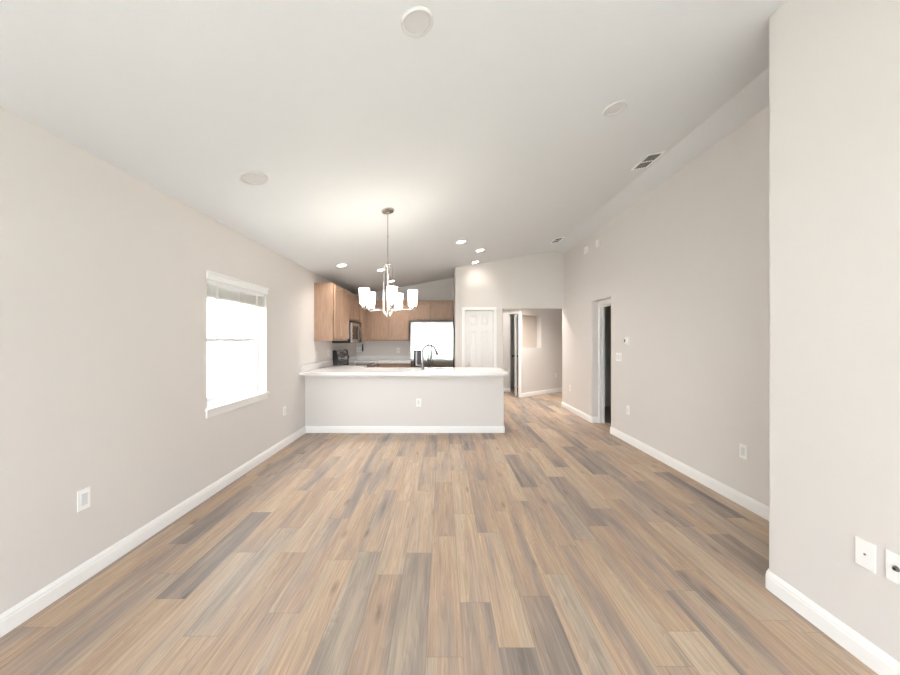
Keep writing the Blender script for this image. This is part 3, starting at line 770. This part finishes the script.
# ------------------------------------------------------------------ wall fittings: built facing -Y, turned onto their wall
FACE = {'left': R(90), 'right': R(-90), 'front': 0.0, 'angled': ang}
def plate(name, label, cat, loc, face, w=.072, h=.118, kind='outlet', group=None):
    t = thing(name, label, cat, loc, group, (0, 0, FACE[face]), True)
    MB().box(-w / 2, w / 2, -.006, -.0005, -h / 2, h / 2, .003).build('cover_plate', M['plastic'], t)
    if kind == 'outlet':
        MB().box(-.017, .017, -.0085, -.006, -.034, .034, .002).build('receptacle', M['socket'], t)
        # two sockets moulded proud of the strip

    if kind == 'jack':
        MB().lathe([(.011, -.006), (.011, -.0075), (.0085, -.008), (.007, -.016)], (0, 0, 0), 16, 'Y').build('jack', M['chrome'], t)
        MB().lathe([(.0055, -.016), (.0055, -.0166)], (0, 0, 0), 12, 'Y').build('jack_hole', M['dark'], t)
    if kind == 'dot':
        MB().lathe([(.0045, -.006), (.0045, -.0075), (.003, -.008)], (0, 0, 0), 12, 'Y').build('screw', M['grey'], t)
    if kind == 'switch':
        n = max(1, round(w / .05) - 0) if w > .1 else 1
        n = 1 if w < .1 else (2 if w < .14 else 3)
        for i in range(n):
            x = (i - (n - 1) / 2) * .046
            MB().box(x - .0165, x + .0165, -.0095, -.006, -.033, .033, .002).build('rocker', M['socket'], t)
    return t
GO = 'white wall outlets'
plate('wall_outlet', 'white outlet low on the left wall, nearest the viewer', 'outlet', (XL, 1.98, .461), 'left', group=GO)
plate('wall_outlet', 'white outlet low on the left wall past the window', 'outlet', (XL, 4.49, .457), 'left', group=GO)
plate('wall_outlet', 'white outlet on the front of the peninsula half wall', 'outlet', (-.36, 5.17, .447), 'front', group=GO)
plate('wall_outlet', 'white outlet low on the right wall next to the near wall corner', 'outlet', (XR, 2.872, .449), 'right', group=GO)
plate('wall_outlet', 'white outlet low on the right wall below the light switch', 'outlet', (XR, 4.66, .435), 'right', group=GO)
plate('wall_outlet', 'white outlet low on the right wall past the dark doorway', 'outlet', (XR, 6.78, .444), 'right', group=GO)
ax, ay = on_angled(1.42)
plate('wall_outlet', 'white outlet low on the angled hall wall under the niche', 'outlet', (ax, ay, .437), 'angled', group=GO)
plate('jack_plate', 'blank white plate with a small screw on the near right wall', 'wall plate', (XN, 1.475, .456), 'right', kind='dot')
plate('jack_plate', 'white cable jack plate at the right edge of the near wall', 'wall plate', (XN, 1.372, .462), 'right', kind='jack')
plate('light_switch', 'white triple switch plate beside the dark doorway below the thermostat', 'switch', (XR, 4.906, 1.13), 'right', .163, .118, 'switch')
GB = 'outlets above the kitchen backsplash'
plate('wall_outlet', 'white outlet on the left wall under the nearest wall cabinet', 'outlet', (XL, 5.62, 1.13), 'left', group=GB)
plate('wall_outlet', 'white outlet on the left wall just before the range', 'outlet', (XL, 6.2, 1.14), 'left', group=GB)
plate('wall_outlet', 'white outlet on the left wall just past the range', 'outlet', (XL, 7.38, 1.13), 'left', group=GB)
plate('light_switch', 'white double switch plate in the kitchen back corner', 'switch', (-1.965, YB, 1.15), 'front', .118, .118, 'switch')
plate('wall_outlet', 'white outlet on the kitchen back wall beside the refrigerator', 'outlet', (-1.05, YB, 1.135), 'front', group=GB)
# thermostat
t = thing('thermostat', 'small white thermostat with a dark screen on the right wall', 'thermostat', (XR, 4.667, 1.36), None, (0, 0, FACE['right']), True)
MB().box(-.06, .06, -.006, -.0005, -.052, .052, .004).build('back_plate', M['plastic'], t)
MB().box(-.05, .05, -.028, -.006, -.045, .045, .01, 3).build('body', M['plastic'], t)
MB().box(-.044, -.018, -.0295, -.0275, -.02, .02, .002).build('screen', M['dark'], t)
# black device hanging near the kitchen corner
t = thing('hanging_device', 'thin black device hanging on the kitchen back wall near the corner', 'device', (-1.885, YB, 1.20), None, (0, 0, 0), True)
MB().box(-.014, .014, -.03, -.0005, -.085, .085, .005).build('body', M['dark'], t)
MB().box(-.009, .009, -.032, -.0295, .02, .07, .001).build('face', M['grey'], t)
# alarm sounders high on the right wall
def sounder(y, z, label):
    t = thing('alarm_box', label, 'alarm', (XR, y, z), 'white boxes high on the right wall', (0, 0, FACE['right']), True)
    MB().box(-.05, .05, -.035, -.0005, -.055, .055, .008, 3).build('housing', M['plastic'], t)
    s = MB()
    for k in range(5): s.box(-.03, .03, -.0362, -.0348, -.03 + k * .014, -.026 + k * .014)
    s.build('grille', M['socket'], t)
sounder(6.0, 2.91, 'small white box high on the right wall, lower and farther of two')
sounder(5.53, 2.90, 'small white box high on the right wall, nearer and higher of two')
